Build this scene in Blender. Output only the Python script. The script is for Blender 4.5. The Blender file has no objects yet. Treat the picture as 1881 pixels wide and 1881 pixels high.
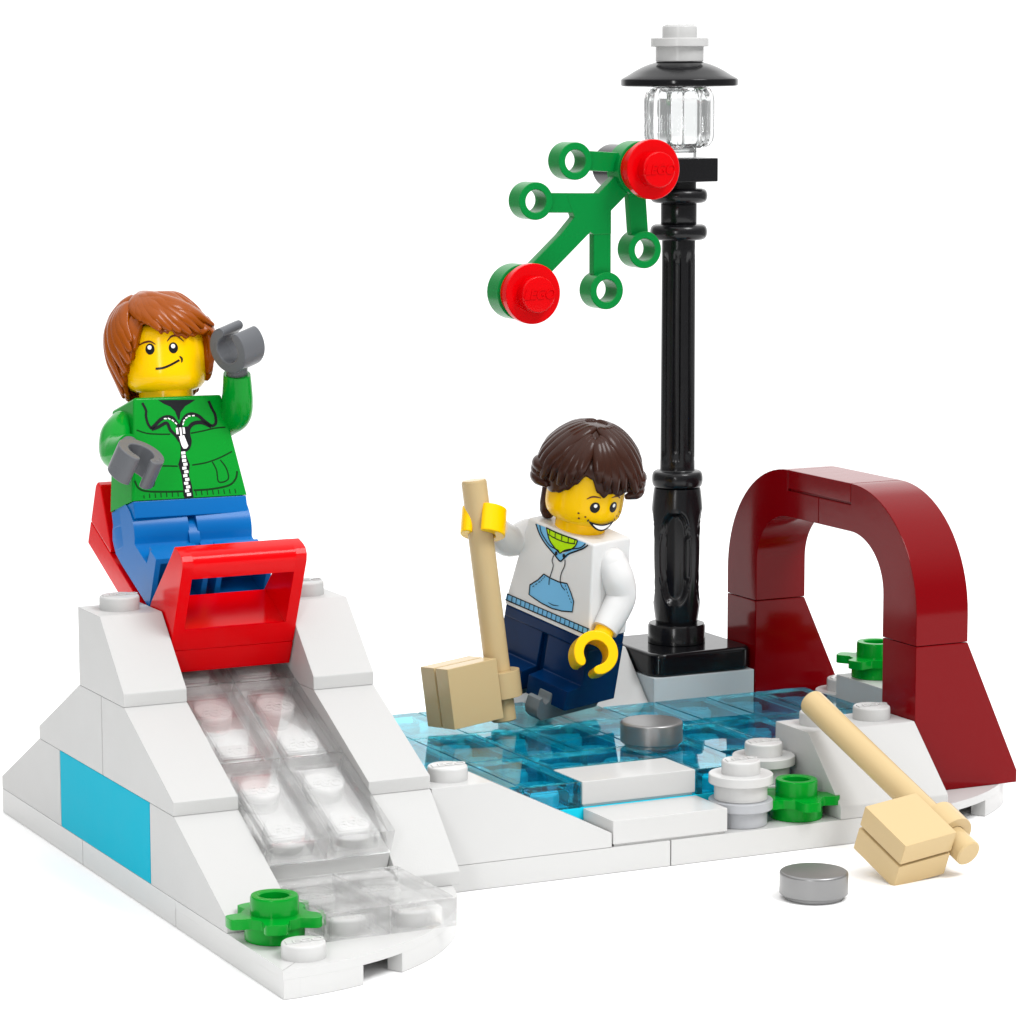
import bpy, bmesh, math, random
from math import sqrt, sin, cos, pi, radians as R
from mathutils import Vector, Matrix, Euler
from mathutils.geometry import tessellate_polygon

# one unit = one stud pitch of the toy bricks (8 mm); a plate is 0.4 high, a brick 1.2
random.seed(7)
S = bpy.context.scene
COL = S.collection
WORLD_DIM = .4
GLOWS = [((.42, .905, 0), .68, .86, .95), ((0, 0, 1), .2, .9, 1.42)]
EXPOSURE = 0.0
SOFTBOXES = [('key_softbox', (36, -48, 86), (8, 6, 3), 36, 36, 62000), ('strip_softbox', (-26, -34, 16), (4, 8, 4), 4, 18, 5000)]
ARM_R = (36, 90, 18, 31, 4)
ARM_L = (100, -160, 9)
SARM_R = (75, 129.5, 16)
SARM_L = (-8, 42, 9)

# ------------------------------------------------------------------ camera
cam = bpy.data.objects.new('camera', bpy.data.cameras.new('camera'))
COL.objects.link(cam)
cam.location = (-15.7191, -38.3932, 12.2021)
cam.rotation_euler = (1.4268, 0.0052, -0.4384)
cam.data.sensor_width = 36
cam.data.lens = 6028.43 / 1881 * 36
cam.data.shift_x = (940.5 - 802.9088) / 1881
cam.data.shift_y = (972.0378 - 940.5) / 1881
cam.data.clip_start = 0.5
cam.data.clip_end = 2000
S.camera = cam

# ------------------------------------------------------------------ studio light: white tent, softboxes
w = bpy.data.worlds.new('World'); S.world = w; w.use_nodes = True
nt = w.node_tree; nt.nodes.clear()
N = nt.nodes.new; L = nt.links.new
tc = N('ShaderNodeTexCoord')
def glow(direction, lo, hi, amount):
    d = N('ShaderNodeVectorMath'); d.operation = 'DOT_PRODUCT'; d.inputs[1].default_value = direction
    L(tc.outputs['Generated'], d.inputs[0])
    m = N('ShaderNodeMapRange'); m.interpolation_type = 'SMOOTHSTEP'
    m.inputs['From Min'].default_value = lo; m.inputs['From Max'].default_value = hi
    m.inputs['To Min'].default_value = 0; m.inputs['To Max'].default_value = amount
    L(d.outputs['Value'], m.inputs['Value']); return m.outputs['Result']
def plus(a, b_):
    m = N('ShaderNodeMath'); m.operation = 'ADD'; L(a, m.inputs[0])
    if isinstance(b_, float): m.inputs[1].default_value = b_
    else: L(b_, m.inputs[1])
    return m.outputs['Value']
total = None
for g_ in GLOWS:                                   # lit backdrop behind the toy, bright tent ceiling, paler sides
    v_ = glow(*g_); total = v_ if total is None else plus(total, v_)
total = plus(total, WORLD_DIM)
bg = N('ShaderNodeBackground'); bg.inputs['Color'].default_value = (1, 1, 1, 1)
L(total, bg.inputs['Strength'])
wo = N('ShaderNodeOutputWorld'); L(bg.outputs['Background'], wo.inputs['Surface'])

def softbox(name, loc, target, sx, sy, power, color=(1, 1, 1)):
    d = bpy.data.lights.new(name, 'AREA'); d.shape = 'RECTANGLE'; d.size = sx; d.size_y = sy
    d.energy = power; d.color = color
    o = bpy.data.objects.new(name, d); COL.objects.link(o); o.location = loc
    o.rotation_euler = (Vector(target) - Vector(loc)).to_track_quat('-Z', 'Y').to_euler()
    return o
CTR = (8, 6, 3)
for a in SOFTBOXES: softbox(*a)

S.view_settings.view_transform = 'Standard'
S.view_settings.look = 'None'
S.view_settings.gamma = 1
S.view_settings.use_curve_mapping = False
S.view_settings.exposure = EXPOSURE
S.render.engine = 'CYCLES'
cy = S.cycles
cy.max_bounces = 20; cy.diffuse_bounces = 5; cy.glossy_bounces = 6
cy.transmission_bounces = 16; cy.transparent_max_bounces = 16
cy.caustics_refractive = True; cy.caustics_reflective = False
cy.use_denoising = True
cy.sample_clamp_indirect = 30

# ------------------------------------------------------------------ materials
def lin(h):
    h = h.lstrip('#'); c = [int(h[i:i+2], 16) / 255 for i in (0, 2, 4)]
    return tuple(x / 12.92 if x <= .04045 else ((x + .055) / 1.055) ** 2.4 for x in c) + (1,)

def plastic(name, col, rough=.16, grain=0.0, metallic=0.0, coat=0.0, spec=.16):
    m = bpy.data.materials.new(name); m.use_nodes = True
    t = m.node_tree; p = t.nodes['Principled BSDF']
    p.inputs['Base Color'].default_value = lin(col) if isinstance(col, str) else (*col, 1)
    p.inputs['Metallic'].default_value = metallic
    p.inputs['IOR'].default_value = 1.5; p.inputs['Specular IOR Level'].default_value = spec
    tc = t.nodes.new('ShaderNodeTexCoord')
    n = t.nodes.new('ShaderNodeTexNoise'); n.inputs['Scale'].default_value = 1.7; n.inputs['Detail'].default_value = 4
    t.links.new(tc.outputs['Object'], n.inputs['Vector'])
    mr = t.nodes.new('ShaderNodeMapRange')
    mr.inputs['To Min'].default_value = rough * .8; mr.inputs['To Max'].default_value = rough * 1.25
    t.links.new(n.outputs['Fac'], mr.inputs['Value']); t.links.new(mr.outputs['Result'], p.inputs['Roughness'])
    # moulded skin: faint slow waviness, plus fine grain on the textured slopes
    n2 = t.nodes.new('ShaderNodeTexNoise'); n2.inputs['Scale'].default_value = 38 if grain else 2.2
    n2.inputs['Detail'].default_value = 3
    t.links.new(tc.outputs['Object'], n2.inputs['Vector'])
    b = t.nodes.new('ShaderNodeBump'); b.inputs['Strength'].default_value = grain if grain else .06
    b.inputs['Distance'].default_value = .02 if grain else .03
    t.links.new(n2.outputs['Fac'], b.inputs['Height']); t.links.new(b.outputs['Normal'], p.inputs['Normal'])
    if coat: p.inputs['Coat Weight'].default_value = coat
    return m

def clear(name, col, rough=.02, ior=1.46, through=.5):
    m = bpy.data.materials.new(name); m.use_nodes = True
    t = m.node_tree; p = t.nodes['Principled BSDF']
    p.inputs['Base Color'].default_value = (*col, 1); p.inputs['Transmission Weight'].default_value = 1
    p.inputs['Roughness'].default_value = rough; p.inputs['IOR'].default_value = ior
    tc = t.nodes.new('ShaderNodeTexCoord'); n = t.nodes.new('ShaderNodeTexNoise'); n.inputs['Scale'].default_value = 3
    t.links.new(tc.outputs['Object'], n.inputs['Vector'])
    b = t.nodes.new('ShaderNodeBump'); b.inputs['Strength'].default_value = .04; b.inputs['Distance'].default_value = .02
    t.links.new(n.outputs['Fac'], b.inputs['Height']); t.links.new(b.outputs['Normal'], p.inputs['Normal'])
    if through:
        tr = t.nodes.new('ShaderNodeBsdfTransparent'); tr.inputs['Color'].default_value = (*[c ** .5 for c in col], 1)
        mx = t.nodes.new('ShaderNodeMixShader'); mx.inputs['Fac'].default_value = through
        t.links.new(p.outputs[0], mx.inputs[1]); t.links.new(tr.outputs[0], mx.inputs[2])
        t.links.new(mx.outputs[0], t.nodes['Material Output'].inputs['Surface'])
    return m

M_under_lit = plastic('lightened_ramp_plastic', (.57, .57, .563), .3)  # same white plastic, lightened to make up for shade under the clear tiles
M_white = plastic('white_plastic', (.52, .52, .514), .2)
M_whiteg = plastic('white_grained_plastic', (.465, .465, .459), .42, grain=.10)
M_azure = plastic('azure_plastic', (.0, .36, .49), .4, spec=.02)
M_azure2 = plastic('azure_ice_base', (.01, .60, .78), .3)
M_ice = clear('transparent_blue_plastic', (.16, .84, .92), .0, 1.40, .06)
M_globe = clear('reflection_tinted_globe_glass', (.86, .87, .87), .01, 1.49, .0)  # grey tint stands in for dark surroundings reflected in the clear glass
M_hoodie_lit = plastic('brightened_hoodie_plastic', (.66, .66, .655), .22)  # same white plastic, brightened in colour against the dim light on its front
M_clear = clear('clear_plastic', (1, 1, 1), .0)
M_red = plastic('red_plastic', (.62, .0, .002), .14, spec=.14)
M_dred = plastic('dark_red_plastic', (.165, .0, .002), .12, spec=.14)
M_black = plastic('black_plastic', (.005, .005, .006), .12, spec=.24)
M_blackm = plastic('black_satin_plastic', (.006, .006, .007), .2, spec=.3)
M_gray = plastic('light_gray_plastic', (.49, .54, .56), .2)
M_lgray = plastic('pale_gray_plastic', (.38, .39, .41), .2)
M_glove = plastic('dark_gray_plastic', (.115, .12, .13), .28)
M_tan = plastic('tan_plastic', (.52, .39, .205), .2)
M_green = plastic('bright_green_plastic', (.0, .25, .018), .17)
M_leaf = plastic('leaf_green_plastic', (.0, .20, .035), .24)
M_jacket = plastic('green_jacket_plastic', (.0, .26, .02), .17)
M_blue = plastic('blue_plastic', (.0, .125, .40), .24)
M_navy = plastic('navy_plastic', (.0, .018, .075), .2)
M_yellow = plastic('yellow_plastic', (.90, .53, .0), .18)
M_orangehair = plastic('reddish_brown_hair', (.27, .056, .0), .2, spec=.22)
M_brownhair = plastic('dark_brown_hair', (.036, .012, .007), .22, spec=.2)
M_silver = plastic('silver_plastic', (.25, .25, .25), .33, metallic=.85)
M_skate = plastic('gray_skate_plastic', (.14, .16, .17), .25)
M_ink = plastic('black_ink', (.008, .009, .011), .3)
M_inkgreen = plastic('dark_green_ink', (.0, .036, .003), .3)
M_inkblue = plastic('light_blue_ink', (.16, .45, .72), .3)
M_inklime = plastic('lime_ink', (.42, .72, .0), .3)
M_inkwhite = plastic('white_ink', (.85, .85, .84), .3)
M_inkgrey = plastic('grey_ink', (.04, .05, .055), .3)
M_inkbrown = plastic('brown_ink', (.11, .025, .01), .3)
M_floor = plastic('white_table_paper', (.95, .95, .95), .9)

# ------------------------------------------------------------------ mesh helpers
I4 = Matrix.Identity(4)

def merge(bm, tmp, M=None):
    if M is not None: bmesh.ops.transform(tmp, matrix=M, verts=tmp.verts)
    bmesh.ops.recalc_face_normals(tmp, faces=tmp.faces)
    me = bpy.data.meshes.new('tmp'); tmp.to_mesh(me); tmp.free(); bm.from_mesh(me); bpy.data.meshes.remove(me)

def bev(tmp, off, seg=2, ang=25):
    if off <= 0: return
    es = [e for e in tmp.edges if len(e.link_faces) == 2 and e.calc_face_angle(0) > R(ang)]
    bmesh.ops.bevel(tmp, geom=es, offset=off, segments=seg, affect='EDGES', profile=.6, clamp_overlap=True)

def prism(bm, pts, plane, a0, a1, b=.02, M=None, seg=2):
    t = bmesh.new()
    def P(p, a):
        return {'yz': (a, p[0], p[1]), 'xz': (p[0], a, p[1]), 'xy': (p[0], p[1], a)}[plane]
    v0 = [t.verts.new(P(p, a0)) for p in pts]; v1 = [t.verts.new(P(p, a1)) for p in pts]
    n = len(pts)
    t.faces.new(v0); t.faces.new(v1[::-1])
    for i in range(n): t.faces.new((v0[i], v0[(i+1) % n], v1[(i+1) % n], v1[i]))
    bmesh.ops.recalc_face_normals(t, faces=t.faces)
    bev(t, b, seg); merge(bm, t, M)

def box(bm, x0, x1, y0, y1, z0, z1, b=.02, M=None, seg=2):
    prism(bm, [(x0, y0), (x1, y0), (x1, y1), (x0, y1)], 'xy', z0, z1, b, M, seg)

def lathe(bm, prof, M=None, seg=56, mod=None):
    t = bmesh.new(); rings = []
    for r, z in prof:
        if r < 1e-6: rings.append([t.verts.new((0, 0, z))])
        else: rings.append([t.verts.new((r * (mod(2*pi*i/seg, z) if mod else 1) * cos(2*pi*i/seg), r * (mod(2*pi*i/seg, z) if mod else 1) * sin(2*pi*i/seg), z)) for i in range(seg)])
    for a, b in zip(rings, rings[1:]):
        for i in range(seg):
            j = (i+1) % seg
            if len(a) == 1 and len(b) == 1: continue
            if len(a) == 1: t.faces.new((a[0], b[i], b[j]))
            elif len(b) == 1: t.faces.new((a[i], a[j], b[0]))
            else: t.faces.new((a[i], a[j], b[j], b[i]))
    merge(bm, t, M)

def T(x, y, z): return Matrix.Translation((x, y, z))
def RX(a): return Matrix.Rotation(a, 4, 'X')
def RY(a): return Matrix.Rotation(a, 4, 'Y')
def RZ(a): return Matrix.Rotation(a, 4, 'Z')

def obj(name, bm, mat, parent=None, ang=38, wn=True):
    me = bpy.data.meshes.new(name); bm.to_mesh(me); bm.free()
    for p in me.polygons: p.use_smooth = True
    me.set_sharp_from_angle(angle=R(ang))
    me.materials.append(mat)
    o = bpy.data.objects.new(name, me); COL.objects.link(o)
    if parent: o.parent = parent
    if wn:
        md = o.modifiers.new('weighted', 'WEIGHTED_NORMAL'); md.keep_sharp = True
    return o

def thing(name, label, cat, M=None, group=None):
    o = bpy.data.objects.new(name, None); COL.objects.link(o); o.empty_display_size = .3
    if M is not None: o.matrix_world = M
    o['label'] = label; o['category'] = cat
    if group: o['group'] = group
    return o

# raised lettering on every stud
def lettering():
    cu = bpy.data.curves.new('stud_lettering', 'FONT'); cu.body = 'LEGO'; cu.size = .235; cu.shear = .22
    cu.align_x = 'CENTER'; cu.align_y = 'CENTER'; cu.extrude = .014; cu.resolution_u = 3; cu.space_character = .92
    cu.offset = .002
    o = bpy.data.objects.new('t', cu); COL.objects.link(o)
    me = bpy.data.meshes.new_from_object(o.evaluated_get(bpy.context.evaluated_depsgraph_get()))
    bpy.data.objects.remove(o); bpy.data.curves.remove(cu)
    return me
bpy.context.view_layer.update()
LOGO = lettering()

def stud(bm, x, y, z, M=None, rot=0, logo=True):
    M = (M or I4) @ T(x, y, z)
    lathe(bm, [(.3, -.02), (.3, .175), (.292, .198), (.275, .21), (0, .21)], M, 40)
    if logo:
        t = bmesh.new(); t.from_mesh(LOGO); merge(bm, t, M @ T(0, 0, .21) @ RZ(rot))

def slope(bm, x0, x1, ytop, ybot, yback, z0, h=1.2, lip=.2, M=None):
    """slope brick: flat top from yback to ytop, ramp down to ybot"""
    g = .008
    s = 1 if ybot < ytop else -1
    pts = [(yback - s*g, z0), (yback - s*g, z0+h), (ytop, z0+h), (ybot + s*g, z0+lip), (ybot + s*g, z0)]
    prism(bm, pts, 'yz', x0+g, x1-g, .02, M)

def tile_shell(bm, wx, wy, h=.4, M=None, wall=.17, top=.12):
    t = bmesh.new(); g = .01
    def ring(a, z): return [t.verts.new(p) for p in ((a, a, z), (wx-a, a, z), (wx-a, wy-a, z), (a, wy-a, z))]
    ob, ot = ring(g, 0), ring(g, h); ib, it = ring(wall, 0), ring(wall, h-top)
    for i in range(4):
        j = (i+1) % 4
        t.faces.new((ob[i], ob[j], ot[j], ot[i])); t.faces.new((ib[j], ib[i], it[i], it[j])); t.faces.new((ob[j], ob[i], ib[i], ib[j]))
    t.faces.new(ot); t.faces.new(it[::-1])
    bmesh.ops.recalc_face_normals(t, faces=t.faces)
    es = [e for e in t.edges if len(e.link_faces) == 2 and e.calc_face_angle(0) > R(25) and all(v in ot or v in ob for v in e.verts) and any(v in ot for v in e.verts)]
    bmesh.ops.bevel(t, geom=es, offset=.02, segments=2, affect='EDGES', profile=.6)
    es = [e for e in t.edges if e.is_valid and len(e.link_faces) == 2 and e.calc_face_angle(0) > R(60) and all(wall - .001 <= v.co.x <= wx - wall + .001 and wall - .001 <= v.co.y <= wy - wall + .001 and v.co.z > .01 for v in e.verts)]
    bmesh.ops.bevel(t, geom=es, offset=.03, segments=2, affect='EDGES')
    merge(bm, t, M)

def tube(bm, path, radii, M=None, seg=20, flat=1.0, cap=True, round_start=True):
    """swept tube through a smoothed path"""
    pts = [Vector(p) for p in path]
    def cr(p0, p1, p2, p3, t): return .5*((2*p1)+(p2-p0)*t+(2*p0-5*p1+4*p2-p3)*t*t+(3*p1-p0-3*p2+p3)*t**3)
    P, Rd = [], []; n = 8
    for i in range(len(pts)-1):
        p0 = pts[max(i-1, 0)]; p3 = pts[min(i+2, len(pts)-1)]
        for k in range(n):
            t_ = k/n; P.append(cr(p0, pts[i], pts[i+1], p3, t_)); Rd.append(radii[i]*(1-t_)+radii[i+1]*t_)
    P.append(pts[-1]); Rd.append(radii[-1])
    t = bmesh.new(); rings = []; side = Vector((1, 0, 0))
    for i, p in enumerate(P):
        d = (P[min(i+1, len(P)-1)] - P[max(i-1, 0)]).normalized()
        u = (side - d*side.dot(d)).normalized(); v = d.cross(u)
        rings.append([t.verts.new(p + (u*cos(2*pi*k/seg)*flat + v*sin(2*pi*k/seg))*Rd[i]) for k in range(seg)])
    for a, b in zip(rings, rings[1:]):
        for k in range(seg): t.faces.new((a[k], a[(k+1) % seg], b[(k+1) % seg], b[k]))
    t.faces.new(rings[0][::-1]); t.faces.new(rings[-1])
    merge(bm, t, M)

def smooth(a, b, x):
    if a == b: return float(x >= a)
    x = max(0, min(1, (x-a)/(b-a))); return x*x*(3-2*x)

# ------------------------------------------------------------------ the table
fl = bmesh.new()
lathe(fl, [(0, -.5), (33.9, -.5), (34, -.4), (34, -.02), (33.98, -.004), (0, -.004)], T(8, 6, 0), 128)
floor = obj('table', fl, M_floor, wn=False); floor['kind'] = 'structure'

# ------------------------------------------------------------------ snow slide
slide = thing('snow_slide', 'white stepped snow slide with a clear ramp and a turquoise panel on its side', 'slide')
th = R(23.5)

def corner_plate(cx, cy, r, x0, y0, x1, y1, notch):
    """round corner plate: quarter circle of radius r about (cx, cy), with two openings under its rim"""
    bm = bmesh.new()
    def outline(rr, e):
        return [(x0+e, y1-e), (x0+e, y0+e)] + [(cx + rr*cos(-pi/2 + a*pi/2/24), cy + rr*sin(-pi/2 + a*pi/2/24)) for a in range(25)] + [(x1-e, y1-e)]
    prism(bm, outline(r-.008, .008), 'xy', .27, .4, .012)
    # rim below, split where the notches are
    def rim(a0, a1):
        n = 10; o = [(cx+(r-.008)*cos(a0+(a1-a0)*k/n), cy+(r-.008)*sin(a0+(a1-a0)*k/n)) for k in range(n+1)]
        i = [(cx+(r-.26)*cos(a0+(a1-a0)*k/n), cy+(r-.26)*sin(a0+(a1-a0)*k/n)) for k in range(n+1)]
        prism(bm, o+i[::-1], 'xy', 0, .272, .012)
    for a0, a1 in notch: rim(R(a0), R(a1))
    prism(bm, [(x0+.009, y1-.009), (x0+.009, y0+.009), (x0+.25, y0+.009), (x0+.25, y1-.009)], 'xy', 0, .272, .012)
    prism(bm, [(x0+.25, y1-.009), (x1-.26, y1-.009), (x1-.26, y1-.26), (x0+.25, y1-.26)], 'xy', 0, .272, .012)
    for ix in range(4):
        for iy in range(4):
            px, py = x0+.95+ix*.75, y0+.95+iy*.75
            if math.hypot(px-cx, py-cy) < r-.7: lathe(bm, [(.2, .0), (.2, .275)], T(px, py, 0), 16)
    return bm
bm = corner_plate(0, 4, 4, 0, 0, 4, 4, [(-89.8, -72), (-61, -30), (-19, -.2)])
stud(bm, .5, .5, .4); stud(bm, 1.5, 1.5, .4); stud(bm, 2.5, 1.5, .4); stud(bm, 1.5, 2.5, .4); stud(bm, 2.5, 2.5, .4)
obj('corner_plate', bm, M_white, slide)
for y0, y1 in ((4, 8), (8, 12)):
    bm = bmesh.new(); box(bm, .008, 3.992, y0+.008, y1-.008, 0, .4); obj('base_plate', bm, M_white, slide)

def slope_part(x0, x1, ytop, ybot, yback, z0, parent, st=None):
    bm = bmesh.new(); slope(bm, x0, x1, ytop, ybot, yback, z0)
    for s in (st or []): stud(bm, *s)
    return obj('slope_brick', bm, M_whiteg, parent)
for x in (0, 3):
    slope_part(x, x+1, 7, 6, 8, 2.8, slide, [(x+.5, 7.5, 4.0)])
    slope_part(x, x+1, 6, 4, 7, 1.6, slide)
    slope_part(x, x+1, 8, 10, 7, 1.6, slide)
    slope_part(x, x+1, 10, 12, 9, .4, slide)
slope_part(0, 1, 4, 2, 5, .4, slide)
slope_part(3, 4, 4, 3, 5, .4, slide)
bm = bmesh.new(); box(bm, .008, .992, 5.008, 8.992, .4, 1.6); obj('turquoise_panel', bm, M_azure, slide)
bm = bmesh.new(); box(bm, 3.008, 3.992, 5.008, 8.992, .4, 1.6); obj('filler_brick', bm, M_white, slide)
# white core under the ramp
RT = T(0, 3.02, 1.3) @ RX(th)                     # ramp frame: origin at the top front edge of the lowest tile
bm = bmesh.new()
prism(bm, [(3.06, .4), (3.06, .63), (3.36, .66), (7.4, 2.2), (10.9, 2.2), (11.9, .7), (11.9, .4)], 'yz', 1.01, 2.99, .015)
obj('core', bm, M_under_lit, slide)
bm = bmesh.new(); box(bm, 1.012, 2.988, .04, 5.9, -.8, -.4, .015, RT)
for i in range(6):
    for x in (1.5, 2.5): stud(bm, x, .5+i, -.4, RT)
obj('ramp_plate', bm, M_under_lit, slide)
for x in (1, 2):
    for i in range(3):
        bm = bmesh.new(); tile_shell(bm, 1, 2, .4, RT @ T(x, 2*i, -.4)); obj('clear_tile', bm, M_clear, slide)
    bm = bmesh.new(); tile_shell(bm, 1, 2, .4, T(x, 1, .402)); obj('clear_tile', bm, M_clear, slide)

# ------------------------------------------------------------------ ice rink
rink = thing('ice_rink', 'transparent blue tiled ice rink on white base plates with white steps', 'ice rink')
for x0, x1 in ((4, 8), (8, 12)):
    bm = bmesh.new(); box(bm, x0+.008, x1-.008, 4.008, 11.99, 0, .4); obj('base_plate', bm, M_white, rink)
bm = corner_plate(12, 8, 4, 12, 4, 16, 8, [(-89.8, -70), (-58, -30), (-19, -.2)])
obj('corner_plate', bm, M_white, rink)
bm = bmesh.new(); box(bm, 12.01, 15.99, 8.008, 11.99, 0, .4); obj('base_plate', bm, M_white, rink)
# azure layer with studs under the transparent tiles
tiles = [(x, 9, 'y') for x in range(4, 10)] + [(x, 7, 'y') for x in range(4, 10)] + [(4, 5, 'y'), (5, 5, 'y'), (6, 5, 'y'), (9, 5, 'y'), (7, 6, 'x')]
tiles += [(x, 6, 'y') for x in (10, 11, 12, 13)] + [(x, 8, 'y') for x in (10, 11, 12, 13)]
bm = bmesh.new()
prism(bm, [(4.01, 5.0), (10.0, 5.0), (10.0, 6.0), (13.99, 6.0), (13.99, 9.99), (10.0, 9.99), (10.0, 10.99), (4.01, 10.99)], 'xy', .402, .8, .012)
for x, y, d in tiles:
    for k in range(2): stud(bm, x+.5+(k if d == 'x' else 0), y+.5+(k if d == 'y' else 0), .8)
obj('ice_base', bm, M_azure2, rink)
for x, y, d in tiles:
    bm = bmesh.new(); tile_shell(bm, 2 if d == 'x' else 1, 1 if d == 'x' else 2, .4, T(x, y, .803)); obj('ice_tile', bm, M_ice, rink)
for x, y, z in ((7, 4, .4), (7, 5, .802)):
    bm = bmesh.new(); box(bm, x+.012, x+1.988, y+.012, y+.988, z+.035, z+.4, .022)
    box(bm, x+.05, x+1.95, y+.05, y+.95, z, z+.04, 0); obj('step_tile', bm, M_white, rink)
# border slope beside the slide, running down towards the steps
bm = bmesh.new()
prism(bm, [(4.01, .4), (4.01, 1.6), (5.0, 1.6), (6.992, .62), (6.992, .4)], 'xz', 4.008, 4.992, .02)
stud(bm, 4.5, 4.5, 1.6); obj('border_slope', bm, M_white, rink)
# snow bank in front of the red gate
bm = bmesh.new(); slope(bm, 11, 13, 5, 4, 6, .4)
stud(bm, 11.5, 5.5, 1.6); stud(bm, 12.5, 5.5, 1.6); obj('snow_bank', bm, M_whiteg, rink)
# snow bank left of the lamp
bm = bmesh.new(); slope(bm, 9, 11, 11, 10, 12, .8); obj('snow_bank', bm, M_whiteg, rink)
# block behind the gate
bm = bmesh.new(); box(bm, 14.01, 15.6, 7.3, 8.98, .4, 1.6); obj('white_block', bm, M_white, rink)
bm = bmesh.new(); box(bm, 11.01, 12.99, 10.01, 11.99, .4, 1.6); obj('gray_plinth', bm, M_gray, rink)

# ------------------------------------------------------------------ small round plates and plants
def round_plate(name, mat, parent, x, y, z):
    bm = bmesh.new()
    lathe(bm, [(0, 0), (.40, 0), (.412, .012), (.412, .25), (.485, .25), (.497, .262), (.497, .388), (.485, .4), (.3, .4)], T(x, y, z))
    stud(bm, x, y, z+.4); return obj(name, bm, mat, parent)
g = 'stacks of round plates'
a = thing('round_plate_stack', 'white round plate on a pale gray one at the end of the front step', 'plate stack', T(9.5, 4.5, .4), g)
round_plate('gray_round_plate', M_lgray, a, 0, 0, 0); round_plate('white_round_plate', M_white, a, 0, 0, .4)
a = thing('round_plate_stack', 'white round plate stack between the blue ice and the mallet bank', 'plate stack', T(10.5, 5.5, .4), g)
round_plate('white_round_plate', M_white, a, 0, 0, 0); round_plate('white_round_plate', M_white, a, 0, 0, .4)
a = thing('round_plate_stack', 'white round plate half hidden beside the white block behind the red gate', 'plate stack', T(14.5, 9.5, .4), g)
round_plate('white_round_plate', M_white, a, 0, 0, 0); round_plate('white_round_plate', M_white, a, 0, 0, .4)

def plant(label, x, y, z, rot):
    bm = bmesh.new()
    lathe(bm, [(0, 0), (.40, 0), (.412, .012), (.412, .23)], None)
    pts = []
    for i in range(120):
        a = 2*pi*i/120; k = .5+.5*cos(5*(a-rot)); r = .45+.225*smooth(.18, .86, k)
        pts.append((r*cos(a), r*sin(a)))
    prism(bm, pts, 'xy', .215, .36, .012)
    lathe(bm, [(.33, .34), (.33, .58), (.315, .61), (.225, .61), (.205, .59), (.205, .2), (0, .2)], None)
    o = obj('flower_plant', bm, M_green, None); o.location = (x, y, z)
    o['label'] = label; o['category'] = 'plant'; o['group'] = 'green flower plants'
    return o
plant('green flower plant on the front corner of the slide base', .5, 1.5, .4, R(250))
plant('green flower plant beside the gray and white round stack', 10.5, 4.5, .4, R(262))
plant('green flower plant seen through the red gate on a white block', 14.5, 8.5, 1.6, R(205))

# ------------------------------------------------------------------ pucks
def puck(label, x, y, z):
    bm = bmesh.new()
    lathe(bm, [(0, 0), (.43, 0), (.43, .06), (.485, .06), (.5, .075), (.5, .36), (.492, .385), (.47, .4), (0, .4)], None, 64)
    o = obj('puck', bm, M_silver); o.location = (x, y, z); o['label'] = label; o['category'] = 'puck'; o['group'] = 'silver pucks'
puck('round silver puck lying on the blue ice', 9.25, 6.9, 1.204)
puck('round silver puck lying on the white table in front', 8.96, 1.47, 0)

# ------------------------------------------------------------------ mallets
def mallet(label, loc, rot):
    m = thing('mallet', label, 'mallet', Matrix.Translation(loc) @ Euler(rot).to_matrix().to_4x4(), 'tan mallets')
    bm = bmesh.new(); lathe(bm, [(0, -.12), (.19, -.12), (.21, -.1), (.21, 3.86), (.19, 3.9), (0, 3.9)], None, 36); obj('handle', bm, M_tan, m)
    for y0, y1, n in ((-.4, -.045, 'front_plate'), (.0, .4, 'back_plate')):
        bm = bmesh.new(); box(bm, -1.24, -.26, y0, y1, .0, 1.0, .022)
        if n == 'front_plate': box(bm, -1.16, -.34, -.07, .03, .09, .91, 0)
        obj('head_plate', bm, M_tan, m)
    bm = bmesh.new()
    a = [R(d) for d in range(-150, 151, 12)]
    o = [(.36*cos(x), .36*sin(x)) for x in a]; i = [(.215*cos(x), .215*sin(x)) for x in reversed(a)]
    prism(bm, o+i, 'xy', .28, .72, .015, RZ(0)); box(bm, -.32, -.2, -.22, .22, .3, .7, .01)
    obj('clip', bm, M_tan, m)
    return m
mallet('tan mallet held upright on the ice by the skater', (7.77, 9.28, 1.42), (R(-5.4), R(-4.65), R(9.1)))
mallet('tan mallet leaning against the white snow bank from the table', (11.594, 1.509, .42), (5.16, 6.195, 6.398))

# ------------------------------------------------------------------ street lamp
lamp = thing('street_lamp', 'black street lamp with fluted post, clear globe and white cap', 'street lamp', T(12, 11, 1.602))
bm = bmesh.new()
def rrect(h, r, n=6):
    p = []
    for cx, cy, a0 in ((h-r, h-r, 0), (-h+r, h-r, 90), (-h+r, -h+r, 180), (h-r, -h+r, 270)):
        p += [(cx+r*cos(R(a0+90*k/n)), cy+r*sin(R(a0+90*k/n))) for k in range(n+1)]
    return p
prism(bm, rrect(.985, .25), 'xy', 0, .4, .07, None, 4); obj('lamp_base', bm, M_black, lamp)
def post_mod(a, z):
    m = 1.0
    if .8 < z < 3.0:     # four scooped panels in the swelling
        for k in range(4):
            d = abs((a - R(236+90*k) + pi) % (2*pi) - pi) / .62
            e = abs(z-1.92)/.82
            q = (d**2.6 + e**4)
            m -= .30*(1-smooth(.62, .98, q))
    if 3.55 < z < 7.3:   # flutes
        d = ((a+.2)/(2*pi)*8) % 1; d = abs(d-.5)*2
        e = smooth(3.62, 3.74, z)*(1-smooth(7.06, 7.2, z))
        m -= .18*(1-smooth(.38, .6, d))*e
    return m
prof = [(0, .36), (.46, .39), (.5, .41), (.5, .7), (.48, .74), (.36, .745)]
zz = .745
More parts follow.
